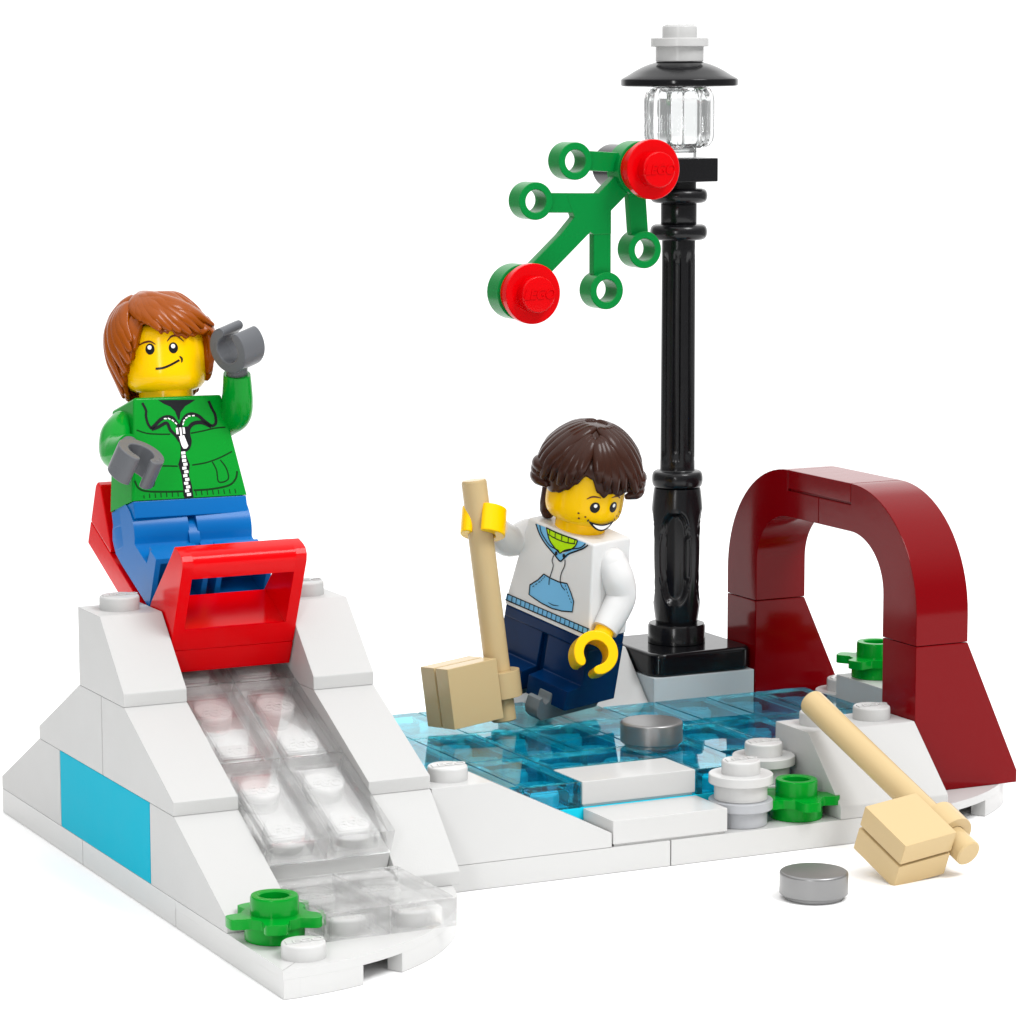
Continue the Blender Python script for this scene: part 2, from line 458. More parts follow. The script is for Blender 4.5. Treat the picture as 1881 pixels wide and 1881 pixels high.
def bulb(z): 
    t_ = (z-.745)/(3.12-.745); return .36+.04*t_+.085*sin(pi*min(1, t_*1.0))**.8
prof += [(bulb(.75+2.37*k/60), .75+2.37*k/60) for k in range(61)]
prof += [(.32+.12*sqrt(max(0, 1-((k-6)/6)**2)), 3.13+.29*(.5-.5*cos(pi*k/12))) for k in range(13)]
prof += [(.305, 3.43)] + [(.30-.012*(k/60), 3.45+3.95*k/60) for k in range(61)]
prof += [(.30+.19*sqrt(max(0, 1-((k-6)/6)**2)), 7.41+.27*(.5-.5*cos(pi*k/12))) for k in range(13)] + [(.31, 7.7), (.31, 8.02)]
prof += [(.30+.19*sqrt(max(0, 1-((k-6)/6)**2)), 8.04+.25*(.5-.5*cos(pi*k/12))) for k in range(13)] + [(.3, 8.3), (.3, 8.41), (0, 8.41)]
lathe(bm := bmesh.new(), prof, None, 144, post_mod); obj('post', bm, M_blackm, lamp, 50, wn=False)
bm = bmesh.new(); box(bm, -.49, .49, -.49, .49, 8.41, 8.81); box(bm, -1.0, -.45, -.3, .3, 8.47, 8.74)
lathe(bm, [(0, -.33), (.355, -.33), (.375, -.31), (.375, .2), (.355, .22), (0, .22)], T(-1.3, -.3, 8.69) @ RX(R(90)), 40)
obj('bracket', bm, M_blackm, lamp)
bm = bmesh.new()
def lob(a, z):            # ten rounded staves with narrow grooves between
    d = ((a+.25)/(2*pi)*10) % 1; d = min(d, 1-d)
    return 1 - .085*math.exp(-(d/.13)**2) if z > 8.98 else 1
lathe(bm, [(0, 8.82), (.3, 8.82), (.3, 8.97), (.44, 8.98), (.53, 9.02), (.585, 9.1), (.605, 9.2), (.605, 9.78), (.585, 9.9), (.53, 9.98), (.42, 10.02), (0, 10.02)], None, 180, lob)
lathe(bm, [(0, 8.9), (.25, 8.9), (.27, 8.95), (.27, 9.08), (.34, 9.16), (.36, 9.25), (.36, 9.75), (.33, 9.86), (.25, 9.92), (0, 9.92)], None, 60)
obj('globe', bm, M_globe, lamp, 40)
bm = bmesh.new()
lathe(bm, [(0, 10.06), (.93, 10.02), (.985, 10.03), (1.0, 10.05), (1.0, 10.13), (.985, 10.155), (.9, 10.2), (.78, 10.275), (.66, 10.34), (.54, 10.39), (.44, 10.42), (.38, 10.438), (0, 10.44)], None, 96); obj('shade', bm, M_black, lamp)
round_plate('snow_cap', M_white, lamp, 0, 0, 10.44)

# ------------------------------------------------------------------ holly branch hanging on the lamp
holly = thing('holly_branch', 'green leafy branch with two red berries hanging on the lamp', 'branch', T(10.7, 10.0, 10.28))
bm = bmesh.new(); ox, oz = 10.7, 10.28
def ring2(cx, cz, r=.31, ri=.19):
    lathe(bm, [(ri, -.34), (ri, .06), (ri+.012, .07), (r-.012, .07), (r, .058), (r, -.328), (r-.012, -.34), (ri, -.34)], T(cx-ox, 0, cz-oz) @ RX(R(90)), 40)
rings = [(9.45, 10.43), (8.72, 9.79), (10.04, 8.27), (10.76, 8.93)]
for c in rings: ring2(*c)
for c in ((10.7, 10.28), (8.47, 8.30)): ring2(*c, .46, .2)
def seg(p, q_, wd, y0, y1):
    p = Vector((p[0]-ox, p[1]-oz)); q_ = Vector((q_[0]-ox, q_[1]-oz)); d = (q_-p).normalized(); n = Vector((-d.y, d.x))*wd/2
    prism(bm, [tuple(p+n), tuple(q_+n), tuple(q_-n), tuple(p-n)], 'xz', y0, y1, .03)
seg((10.5, 10.1), (8.75, 8.55), .36, .06, .262)
seg((9.7, 10.43), (10.45, 10.38), .33, .063, .259); seg((8.98, 9.75), (10.05, 9.72), .33, .066, .256)
seg((10.03, 8.53), (10.03, 9.78), .33, .069, .253); seg((10.74, 9.2), (10.68, 9.95), .33, .072, .25)
poly = [(9.2, 9.9), (9.9, 9.88), (10.25, 10.24), (10.46, 10.44), (10.85, 10.0), (10.56, 9.98), (10.19, 9.6), (10.19, 9.1), (9.86, 9.12), (9.7, 9.3), (9.2, 8.86), (9.0, 9.06), (9.42, 9.5), (9.5, 9.6)]
poly = [(9.35, 9.86), (9.92, 9.86), (10.3, 10.2), (10.62, 10.05), (10.50, 9.86), (10.19, 9.62), (10.19, 9.2), (9.86, 9.2), (9.72, 9.3), (9.5, 9.16), (9.22, 9.2), (9.5, 9.5)]
prism(bm, [(x-ox, z-oz) for x, z in poly], 'xz', .058, .265, .02)
obj('leaf_sprig', bm, M_leaf, holly)
for cx, cz in ((10.7, 10.28), (8.47, 8.30)):
    bm = bmesh.new(); M = T(cx-ox, -.06, cz-oz) @ RX(R(90))
    lathe(bm, [(0, 0), (.40, 0), (.412, .012), (.412, .25), (.485, .25), (.497, .262), (.497, .388), (.485, .4), (.3, .4)], M)
    stud(bm, 0, 0, .4, M); obj('berry', bm, M_red, holly)

# ------------------------------------------------------------------ red gate
gate = thing('red_arch', 'dark red arched gate standing over the right end of the rink', 'arch', T(13, 5, .4))
for y in (0, 5):
    bm = bmesh.new(); prism(bm, [(.01, 0), (.01, 2.395), (.992, 2.395), (1.992, .2), (1.992, 0)], 'xz', y+.01, y+.99, .018); obj('sloped_leg', bm, M_dred, gate)
def arch_half(s):
    pts = [(.01, 2.404)] + [(2.0-1.99*cos(a*pi/2/20), 2.85+1.945*sin(a*pi/2/20)) for a in range(21)]
    pts += [(2.0, 4.44), (2.993, 4.44), (2.993, 4.0)]
    pts += [(2.0-1.0*cos(a*pi/2/16), 3.1+.9*sin(a*pi/2/16)) for a in range(16, -1, -1)]
    pts += [(1.0, 2.404)]
    if s < 0: pts = [(6-y, z) for y, z in pts]
    return pts
for s in (1, -1):
    bm = bmesh.new(); prism(bm, arch_half(s), 'yz', .01, .99, .015); obj('curved_block', bm, M_dred, gate, 30)
bm = bmesh.new(); box(bm, .012, .988, 2.012, 3.988, 4.475, 4.797, .02); box(bm, .05, .95, 2.05, 3.95, 4.442, 4.48, 0)
obj('top_tile', bm, M_dred, gate)
JACKET = {'collar_fill':[(-0.339,1.544),(-0.254,1.482),(-0.151,1.434),(-0.083,1.358),(-0.046,1.224),(-0.023,1.223),(0.008,1.339),(0.098,1.431),(0.198,1.479),(0.282,1.527)],'l1':[(-0.607,1.511),(-0.56,1.392),(-0.571,1.305),(-0.555,1.187),(-0.505,1.097)],'l2':[(-0.504,1.104),(-0.435,1.16),(-0.331,1.243),(-0.234,1.276),(-0.143,1.258),(-0.077,1.167),(-0.048,1.092)],'l3':[(-0.506,1.09),(-0.393,1.122),(-0.246,1.181),(-0.198,1.069),(-0.117,0.978),(-0.066,0.887)],'l4':[(0.498,1.497),(0.532,1.392),(0.579,1.272),(0.57,1.139),(0.493,1.098)],'l5':[(0.493,1.098),(0.394,1.176),(0.296,1.269),(0.175,1.303),(0.076,1.263),(0.001,1.163),(-0.034,1.077)],'l6':[(0.492,1.091),(0.345,1.163),(0.203,1.155),(0.115,1.085),(0.094,0.983),(0.104,0.88),(0.06,0.779),(-0.024,0.732)],'zipband':[(-0.1,1.109),(0.104,1.115),(0.1,0.968),(0.103,0.806),(0.006,0.723),(0.024,0.619),(0.057,0.515),(0.021,0.356),(0.047,0.194),(0.053,0.003),(-0.103,-0.003),(-0.102,0.187),(-0.103,0.362),(-0.136,0.525),(-0.081,0.654),(-0.062,0.799),(-0.09,0.947)],'pull':[(-0.072,0.961),(0.016,0.979),(0.064,0.808),(0.027,0.766),(-0.019,0.768),(-0.045,0.813)],'pullbits':[(-0.089,1.047),(-0.031,1.03),(0.022,1.049)],'teeth':[(-0.261,1.248),(-0.199,1.245),(-0.141,1.213),(-0.095,1.167),(0.023,1.155),(0.045,1.206),(0.09,1.248),(0.14,1.272),(0.21,1.275)],'chain':[(-0.032,0.732),(-0.034,0.651),(-0.035,0.564),(-0.033,0.417),(-0.029,0.271),(-0.029,0.154),(-0.032,0.008)],'g1':[(-0.752,1.093),(-0.59,1.035),(-0.392,1.012),(-0.207,1.004)],'g2':[(0.136,1.003),(0.343,1.031),(0.552,1.066),(0.727,1.073)],'g3':[(-0.632,0.578),(-0.454,0.525),(-0.27,0.509),(-0.147,0.499)],'g4':[(0.095,0.506),(0.325,0.532),(0.553,0.594),(0.786,0.687)],'g5':[(-0.477,0.526),(-0.536,0.427),(-0.578,0.218),(-0.705,0.247),(-0.71,0.334)],'g6':[(0.436,0.541),(0.489,0.406),(0.504,0.222),(0.666,0.258),(0.657,0.427),(0.573,0.564)],'g7':[(-0.881,0.314),(-0.835,0.195),(-0.704,0.138),(-0.398,0.114),(-0.105,0.106)],'g8':[(0.067,0.112),(0.381,0.118),(0.669,0.162),(0.793,0.259),(0.832,0.375)]}
HOODIE = {'hood_fill':[(-0.539,1.547),(-0.335,1.553),(-0.273,1.444),(-0.171,1.326),(0.041,1.244),(0.083,1.227),(0.221,1.311),(0.349,1.437),(0.39,1.564),(0.571,1.571),(0.544,1.472),(0.403,1.364),(0.267,1.274),(0.175,1.159),(0.07,1.101),(-0.06,1.164),(-0.284,1.304),(-0.441,1.404)],'lime_fill':[(-0.306,1.555),(0.39,1.564),(0.367,1.443),(0.269,1.358),(0.112,1.275),(0.063,1.228),(-0.065,1.285),(-0.201,1.377)],'k1':[(-0.539,1.547),(-0.432,1.407),(-0.281,1.289),(-0.063,1.179),(0.069,1.108),(0.125,1.119),(0.231,1.262),(0.4,1.379),(0.535,1.469),(0.621,1.558)],'k2':[(-0.452,1.553),(-0.401,1.448),(-0.295,1.361),(-0.162,1.283),(0.017,1.266),(0.063,1.228),(0.162,1.314),(0.32,1.39),(0.478,1.465),(0.563,1.561)],'k3':[(-0.306,1.555),(-0.201,1.377),(-0.065,1.285),(0.063,1.228)],'k4':[(0.39,1.564),(0.364,1.458),(0.269,1.358),(0.13,1.281)],'k5':[(-0.306,1.555),(-0.021,1.543),(0.39,1.564)],'k6':[(-0.262,1.463),(-0.078,1.44),(0.154,1.448),(0.348,1.49)],'t0':[(-0.225,1.544),(-0.221,1.477)],'t1':[(-0.098,1.54),(-0.09,1.451)],'t2':[(0.047,1.542),(0.056,1.454)],'t3':[(0.19,1.551),(0.199,1.463)],'t4':[(0.333,1.561),(0.334,1.493)],'s1':[(-0.057,1.15),(-0.072,1.053),(-0.031,0.976),(-0.05,0.832),(-0.066,0.719),(-0.057,0.63)],'s2':[(0.194,1.158),(0.206,1.055),(0.166,0.92),(0.162,0.796),(0.21,0.706),(0.297,0.659)],'pocket_fill':[(-0.204,0.772),(-0.053,0.754),(0.142,0.751),(0.32,0.782),(0.421,0.671),(0.517,0.536),(0.525,0.355),(0.296,0.291),(0.086,0.264),(-0.151,0.274),(-0.335,0.304),(-0.448,0.327),(-0.462,0.492),(-0.304,0.638)],'smile':[(-0.017,0.336),(0.093,0.328),(0.223,0.358)],'d1':[(-0.169,0.745),(-0.245,0.635),(-0.416,0.461)],'d2':[(0.278,0.752),(0.375,0.61),(0.489,0.481)],'eye1':[(-0.009,1.204)],'eye2':[(0.159,1.215)],'band_top':[(-0.926,0.178),(-0.052,0.173),(0.799,0.199)],'band_bot':[(-0.933,0.066),(-0.11,0.073),(0.668,0.084),(0.831,0.088)]}

# ------------------------------------------------------------------ sled
MS = T(0, 7, 3.03) @ RX(th)
sled = thing('sled', 'red sled with a windowed front board at the top of the slide', 'sled', T(2, 7, 3.03))
MSL = T(-2, -7, -3.03) @ MS
bm = bmesh.new(); box(bm, 1.01, 2.99, -.08, 3.72, .075, .465, .02, MSL); obj('sled_floor', bm, M_red, sled)
bm = bmesh.new()
side = [(-.08, .475), (-.08, 1.90), (-.05, 2.0), (.03, 2.06), (.14, 2.07), (.32, 2.05), (.42, 1.8), (.88, .76), (.95, .475)]
prism(bm, side, 'yz', 1.01, 1.19, .012, MSL); prism(bm, side, 'yz', 2.81, 2.99, .012, MSL)
prism(bm, [(-.08, 1.72), (-.08, 1.90), (-.05, 2.0), (.03, 2.06), (.14, 2.07), (.32, 2.05), (.44, 1.76), (.3, 1.70)], 'yz', 1.185, 2.815, .0, MSL @ T(0, .001, -.001))
prism(bm, [(-.08, .475), (-.08, .83), (.0, .80), (.80, .86), (.9, .72), (.94, .475)], 'yz', 1.185, 2.815, .0, MSL @ T(0, .001, .001))
obj('front_board', bm, M_red, sled)
bm = bmesh.new(); prism(bm, [(2.74, .475), (2.74, .56), (3.52, 1.24), (3.66, 1.22), (3.72, 1.12), (3.72, .475)], 'yz', 1.01, 2.99, .03, MSL); obj('backrest', bm, M_red, sled)

# ------------------------------------------------------------------ figures
def poly_fill(bm, pts, f, layer):
    tris = tessellate_polygon([[Vector((x, z, 0)) for x, z in pts]])
    vs = [bm.verts.new(f(x, z, layer)) for x, z in pts]
    for a, b, c in tris:
        try: bm.faces.new((vs[a], vs[b], vs[c]))
        except ValueError: pass

def stroke(bm, pts, width, f, layer, n=6, taper=False, closed=False):
    """ribbon along a smoothed polyline"""
    P = [Vector(p) for p in pts]
    if closed: P = P + [P[0]]
    Q = []
    for i in range(len(P)-1):
        p0 = P[i-1] if i else (P[-2] if closed else P[0]); p3 = P[i+2] if i+2 < len(P) else (P[1] if closed else P[-1])
        p1, p2 = P[i], P[i+1]
        for k in range(n):
            t_ = k/n; Q.append(.5*((2*p1)+(p2-p0)*t_+(2*p0-5*p1+4*p2-p3)*t_*t_+(3*p1-p0-3*p2+p3)*t_**3))
    Q.append(P[-1]); prev = None
    for i, p in enumerate(Q):
        d = (Q[min(i+1, len(Q)-1)]-Q[max(i-1, 0)])
        d = d.normalized() if d.length > 1e-9 else Vector((1, 0)); nn = Vector((-d.y, d.x))
        wd = width/2*(sin(pi*(.12+.76*i/(len(Q)-1))) if taper else 1)
        a = bm.verts.new(f(*(p+nn*wd), layer)); b = bm.verts.new(f(*(p-nn*wd), layer))
        if prev: bm.faces.new((prev[0], a, b, prev[1]))
        prev = (a, b)

def ellipse(bm, cx, cz, rx, rz, f, layer, seg=28):
    c = bm.verts.new(f(cx, cz, layer)); rg = [[bm.verts.new(f(cx+rx*k*cos(2*pi*i/seg), cz+rz*k*sin(2*pi*i/seg), layer)) for i in range(seg)] for k in (.5, 1)]
    for i in range(seg):
        j = (i+1) % seg
        bm.faces.new((c, rg[0][i], rg[0][j])); bm.faces.new((rg[0][i], rg[1][i], rg[1][j], rg[0][j]))

def decal(name, bm, mat, parent, facing):
    bmesh.ops.remove_doubles(bm, verts=bm.verts, dist=1e-6)
    for fc in bm.faces:
        fc.normal_update()
        if fc.normal.dot(facing(fc.calc_center_median())) < 0: fc.normal_flip()
    return obj(name, bm, mat, parent, wn=False)

HR = .645
def head_map(M):
    def f(x, z, layer):
        r = HR + .004 + .003*layer
        a = math.asin(max(-1, min(1, x/HR)))
        return M @ Vector((r*sin(a), -r*cos(a), z))
    return f

def make_head(fig, M):
    bm = bmesh.new()
    lathe(bm, [(0, 1.55), (.42, 1.55), (.42, 1.76), (.47, 1.775), (.55, 1.81), (.61, 1.88), (.64, 1.98), (HR, 2.08), (HR, 2.55), (.63, 2.66), (.58, 2.75), (.48, 2.8), (0, 2.8)], M, 72)
    return obj('head', bm, M_yellow, fig, 60)

def make_torso(fig, mat):
    bm = bmesh.new(); t = bmesh.new()
    hb, ht, d = .96, .73, .48
    vs = [t.verts.new(p) for p in ((-hb, -d, 0), (hb, -d, 0), (hb, d, 0), (-hb, d, 0), (-ht, -d, 1.6), (ht, -d, 1.6), (ht, d, 1.6), (-ht, d, 1.6))]
    for q_ in ((0, 1, 5, 4), (1, 2, 6, 5), (2, 3, 7, 6), (3, 0, 4, 7), (4, 5, 6, 7), (3, 2, 1, 0)): t.faces.new([vs[i] for i in q_])
    bmesh.ops.recalc_face_normals(t, faces=t.faces)
    es = [e for e in t.edges if not all(abs(v.co.z) < .01 for v in e.verts)]
    bmesh.ops.bevel(t, geom=es, offset=.045, segments=3, affect='EDGES', profile=.5); merge(bm, t)
    return obj('torso', bm, mat, fig)

def make_arm(fig, s, theta, mat, handmat, twist=0, splay=9, droop=0, roll=0):
    """toy arm: rigid bent sleeve turned about the shoulder, wrist peg and open C-shaped hand"""
    A = T(s*.80, 0, 1.22) @ RY(R(-s*splay)) @ RX(R(-theta))
    path = [(s*.0, 0, .02), (s*.1, .0, -.22), (s*.13, .03, -.52), (s*.13, -.13, -.74), (s*.13, -.42, -1.0)]
    bm = bmesh.new(); tube(bm, path, [.27, .29, .275, .27, .235], A, 24, .86)
    lathe(bm, [(0, .27), (.12, .25), (.2, .19), (.25, .1), (.27, 0), (.2, -.05), (0, -.05)], A @ T(0, 0, .0) @ Matrix.Scale(.86, 4, (1, 0, 0)), 28)
    arm = obj('arm', bm, mat, fig, 50)
    w0 = Vector((s*.13, -.42, -1.0)); d = Vector((0, -.7, -.714)).normalized()
    zq = d; xq = Vector((1, 0, 0)); yq = zq.cross(xq)
    H = A @ T(*w0) @ Matrix((xq, yq, zq)).transposed().to_4x4() @ RX(R(droop)) @ RZ(R(twist)) @ RX(R(roll))
    bm = bmesh.new(); lathe(bm, [(0, -.1), (.165, -.1), (.165, .22), (0, .22)], H, 24)
    a0 = 38; a = [R(x) for x in range(a0, 361-a0, 5)]
    ro, ri = .37, .205; C = .47; rm = (ro+ri)/2; rc = (ro-ri)/2
    o = [(ro*cos(x), ro*sin(x)) for x in a]; i = [(ri*cos(x), ri*sin(x)) for x in reversed(a)]
    def cap(ang, sgn):       # rounded finger tips
        c = Vector((rm*cos(ang), rm*sin(ang))); e = Vector((cos(ang), sin(ang))); t_ = Vector((-sin(ang), cos(ang)))*sgn
        return [tuple(c + e*rc*cos(x) + t_*rc*1.25*sin(x)) for x in [R(d) for d in (30, 60, 90, 120, 150)]]
    o = o + cap(R(360-a0), 1); i = i + cap(R(a0), -1)[::-1]
    # C plane: opening along +z of H, axis along H's x
    HC = H @ T(0, 0, C) @ Matrix(((0, 0, 1, 0), (0, 1, 0, 0), (1, 0, 0, 0), (0, 0, 0, 1)))
    prism(bm, o+i, 'xy', -.23, .23, .05, HC, 3)
    obj('hand', bm, handmat, arm, 50)
    return arm, HC

def make_hair(fig, M, zh, rad, ztop, ridge, mat, phi0, n=240, nt=48, fade=0):
    """moulded hair: a cap of strands from the crown down to an uneven hair line zh(phi)"""
    bm = bmesh.new(); cols = []
    for i in range(n):
        p = -180+360*i/n; z0 = zh(p); col = []
        for j in range(1, nt+1):
            t_ = j/nt; z = z0+(ztop-z0)*cos(t_*pi/2)
            r = rad(p, z, t_) + ridge(p, t_)*min(1, t_*2.5)*(1-fade*smooth(.72, 1, t_))
            col.append((r, z))
        r, z = col[-1]
        col += [(r-.03, z-.025), (r-.07, z-.02), (max(.66, r-.16), z+.03), (.655, z+.12), (.652, z+.3)]
        a = R(p)+phi0
        cols.append([bm.verts.new(M @ Vector((r*sin(a), -r*cos(a), z))) for r, z in col])
    top = bm.verts.new(M @ Vector((0, 0, ztop)))
    for i in range(n):
        a, b = cols[i], cols[(i+1) % n]
        bm.faces.new((top, a[0], b[0]))
        for j in range(len(a)-1): bm.faces.new((a[j], a[j+1], b[j+1], b[j]))
    bmesh.ops.recalc_face_normals(bm, faces=bm.faces)
    return obj('hair', bm, mat, fig, 70, wn=False)

def lock(bm, fig_M, phi0, pts, rads, lift=0.0, flat=.62):
    """one moulded lock of hair: a tapered, flattened strand through (angle, height, radius) points"""
    P = [Vector((r*sin(R(p)+phi0), -r*cos(R(p)+phi0), z)) for p, z, r in pts]
    def cr(p0, p1, p2, p3, t): return .5*((2*p1)+(p2-p0)*t+(2*p0-5*p1+4*p2-p3)*t*t+(3*p1-p0-3*p2+p3)*t**3)
    Q, Rd = [], []; n = 7
    for i in range(len(P)-1):
        p0 = P[max(i-1, 0)]; p3 = P[min(i+2, len(P)-1)]
        for k in range(n):
            t_ = k/n; Q.append(cr(p0, P[i], P[i+1], p3, t_)); Rd.append(rads[i]*(1-t_)+rads[i+1]*t_)
    Q.append(P[-1]); Rd.append(rads[-1])
    t = bmesh.new(); rings = []; seg = 14
    for i, q_ in enumerate(Q):
        d = (Q[min(i+1, len(Q)-1)] - Q[max(i-1, 0)]).normalized()
        nrm = (q_ - Vector((0, 0, 2.45))).normalized(); u = d.cross(nrm).normalized(); v = u.cross(d)
        rings.append([t.verts.new(q_ + (u*cos(2*pi*k/seg) + v*sin(2*pi*k/seg)*flat)*Rd[i]) for k in range(seg)])
    for A_, B_ in zip(rings, rings[1:]):
        for k in range(seg): t.faces.new((A_[k], A_[(k+1) % seg], B_[(k+1) % seg], B_[k]))
    for rg, q_, o in ((rings[0], Q[0], -1), (rings[-1], Q[-1], 1)):
        c = t.verts.new(q_ + (Q[-1]-Q[-2] if o > 0 else Q[0]-Q[1]).normalized()*Rd[-1 if o > 0 else 0]*.5)
        for k in range(seg): t.faces.new((rg[k], rg[(k+1) % seg], c))
    merge(bm, t, fig_M)

def add_to(o, bm, M, k):
    b2 = bmesh.new(); b2.from_mesh(o.data); me = bpy.data.meshes.new('tmp'); bm.to_mesh(me); bm.free(); b2.from_mesh(me); bpy.data.meshes.remove(me)
    C_ = M @ T(0, 0, 2.3); bmesh.ops.transform(b2, matrix=C_ @ Matrix.Scale(k, 4) @ C_.inverted(), verts=b2.verts)
    b2.to_mesh(o.data); b2.free()
    for p in o.data.polygons: p.use_smooth = True
    o.data.set_sharp_from_angle(angle=R(75))

def interp(tab, x):
    if x <= tab[0][0]: return tab[0][1]
    for (a, va), (b, vb) in zip(tab, tab[1:]):
        if x <= b: t_ = (x-a)/(b-a); t_ = t_*t_*(3-2*t_); return va+(vb-va)*t_
    return tab[-1][1]

def front(x, z, layer): return Vector((x, -.482-.003*layer, z))
FRONT = lambda c: Vector((0, -1, 0))

# ---- the rider in the sled
rider = thing('toy_figure', 'yellow-faced toy figure in a green jacket sitting in the sled and waving', 'toy figure',
              T(1.975, 8.845, 5.335) @ Euler((-.2999, .0147, .0421)).to_matrix().to_4x4(), 'toy figures')
RI = (T(1.975, 8.845, 5.335) @ Euler((-.2999, .0147, .0421)).to_matrix().to_4x4()).inverted()
torso = make_torso(rider, M_jacket)
bm = bmesh.new(); poly_fill(bm, JACKET['collar_fill'], front, 0); poly_fill(bm, JACKET['zipband'], front, 0)
for k, wd in (('l1', .04), ('l2', .055), ('l3', .05), ('l4', .045), ('l5', .055), ('l6', .06)): stroke(bm, JACKET[k], wd, front, 1)
decal('jacket_trim', bm, M_ink, torso, FRONT)
bm = bmesh.new()
for k in ('g1', 'g2', 'g3', 'g4', 'g5', 'g6', 'g7', 'g8'): stroke(bm, JACKET[k], .03 if k in ('g7', 'g8') else .022, front, 0)
for i in range(8): x = -.76+i*.094; stroke(bm, [(x, .1-.02*(i == 0)), (x-.003, .03)], .016, front, 0, 2)
for i in range(8): x = .10+i*.094; stroke(bm, [(x, .1), (x+.004, .03)], .016, front, 0, 2)
decal('jacket_seams', bm, M_inkgreen, torso, FRONT)
bm = bmesh.new(); poly_fill(bm, JACKET['pull'], front, 3)
for (x, z), (a, b) in zip(JACKET['pullbits'], ((.018, .05), (.016, .07), (.018, .05))): poly_fill(bm, [(x-a, z-b), (x+a, z-b), (x+a, z+b), (x-a, z+b)], front, 3)
tt = JACKET['teeth']
for i, (x, z) in enumerate(tt):
    nb = tt[i+1] if i not in (3, 8) else tt[i-1]
    d = Vector((nb[0]-x, nb[1]-z)).normalized()*.022; nn = Vector((-d.y, d.x))*.45
    c = Vector((x, z)); poly_fill(bm, [tuple(c-d-nn), tuple(c+d-nn), tuple(c+d+nn), tuple(c-d+nn)], front, 3)
zt, zb = .73, .02
for i in range(12):
    z = zt-(zt-zb)*(i+.5)/12; x = -.033+.012*(1 if i % 2 else -1)*(1 if i > 2 else 0)
    h = .5*(zt-zb)/12*.84; poly_fill(bm, [(x-.034, z-h), (x+.034, z-h*.8), (x+.034, z+h), (x-.034, z+h*.8)], front, 3)
decal('zipper', bm, M_inkwhite, torso, FRONT)
bm = bmesh.new()
box(bm, -.94, .94, -.47, .47, -.27, -.005, .02); box(bm, -.94, .94, .12, .47, -.62, -.26, .03)
lathe(bm, [(0, -.09), (.47, -.09), (.47, .09), (0, .09)], T(0, 0, -.62) @ RY(R(90)), 40)
obj('hips', bm, M_blue, rider)
leg_prof = [(-.46, -.2), (-.46, .1)] + [(-.5*cos(a), .5*sin(a)) for a in [R(d) for d in range(20, 168, 8)]] + [(.5, .12), (1.05, .13), (1.12, .40), (1.38, .40), (1.38, -.46), (.1, -.48), (-.2, -.46), (-.4, -.34)]
for x0, x1 in ((1.03, 1.92), (2.06, 2.95)):
    ML = RI @ MS @ T(0, 2.36, 1.03)
    bm = bmesh.new(); t = bmesh.new()
    v0 = [t.verts.new((x0, -a, b)) for a, b in leg_prof]; v1 = [t.verts.new((x1, -a, b)) for a, b in leg_prof]; n = len(leg_prof)
    t.faces.new(v0); t.faces.new(v1[::-1]); sole = None
    for i in range(n):
        fc = t.faces.new((v0[i], v0[(i+1) % n], v1[(i+1) % n], v1[i]))
        if abs(leg_prof[i][0]-1.38) < .001 and abs(leg_prof[(i+1) % n][0]-1.38) < .001: sole = fc
    bmesh.ops.recalc_face_normals(t, faces=t.faces)
    bmesh.ops.inset_region(t, faces=[sole], thickness=.12, depth=0)
    r_ = bmesh.ops.extrude_discrete_faces(t, faces=[sole]); bmesh.ops.translate(t, vec=(0, .5, 0), verts=r_['faces'][0].verts)
    t2 = t; bmesh.ops.transform(t2, matrix=ML, verts=t2.verts); bmesh.ops.recalc_face_normals(t2, faces=t2.faces)
    me = bpy.data.meshes.new('tmp'); t2.to_mesh(me); t2.free(); bm.from_mesh(me); bpy.data.meshes.remove(me)
    obj('leg', bm, M_blue, rider, 30)
make_arm(rider, -1, ARM_R[0], M_jacket, M_glove, ARM_R[1], *ARM_R[2:])
make_arm(rider, 1, ARM_L[0], M_jacket, M_glove, ARM_L[1], ARM_L[2])
HM = T(0, 0, 1.6) @ RX(R(9)) @ T(0, 0, -1.6)
FM = HM @ RZ(R(-25))
head = make_head(rider, HM)
f = head_map(FM); HF = lambda c: FM.to_3x3() @ Vector((0, -1, 0))
for x in (-.178, .178):
    bm = bmesh.new(); ellipse(bm, x, 2.405, .07, .085, f, 0); decal('eye', bm, M_ink, head, HF)
    bm = bmesh.new(); ellipse(bm, x-.004, 2.432, .032, .034, f, 2, 16); decal('pupil_glint', bm, M_inkwhite, head, HF)
bm = bmesh.new(); stroke(bm, [(-.345, 2.475), (-.27, 2.51), (-.17, 2.52), (-.09, 2.47)], .03, f, 0, 6, True); decal('eyebrow', bm, M_inkbrown, head, HF)
bm = bmesh.new(); stroke(bm, [(.09, 2.51), (.16, 2.58), (.24, 2.585), (.34, 2.50)], .03, f, 0, 6, True); decal('eyebrow', bm, M_inkbrown, head, HF)
bm = bmesh.new(); stroke(bm, [(-.11, 2.10), (.0, 2.105), (.12, 2.145), (.26, 2.215)], .034, f, 0, 8)
stroke(bm, [(.262, 2.275), (.295, 2.235), (.29, 2.175)], .03, f, 1, 6, True); decal('mouth', bm, M_ink, head, HF)
ZH = [(-180, 1.5), (-110, 1.60), (-80, 1.66), (-66, 1.76), (-61, 2.0), (-52, 2.1), (-44, 2.14), (-40, 2.42), (-35, 2.46), (-31, 2.62), (-28, 2.86), (-22, 2.88), (-12, 2.79), (-2, 2.68), (6, 2.66), (10, 2.72), (18, 2.63), (32, 2.59), (48, 2.63), (62, 2.68), (72, 2.60), (77, 2.02), (90, 1.9), (112, 1.84), (128, 1.66), (180, 1.5)]
def rz(p): return interp(ZH, p) + .015*sin(p*.55) + (.13*abs(sin((p+38)*.16)) if -72 < p < -38 else 0)
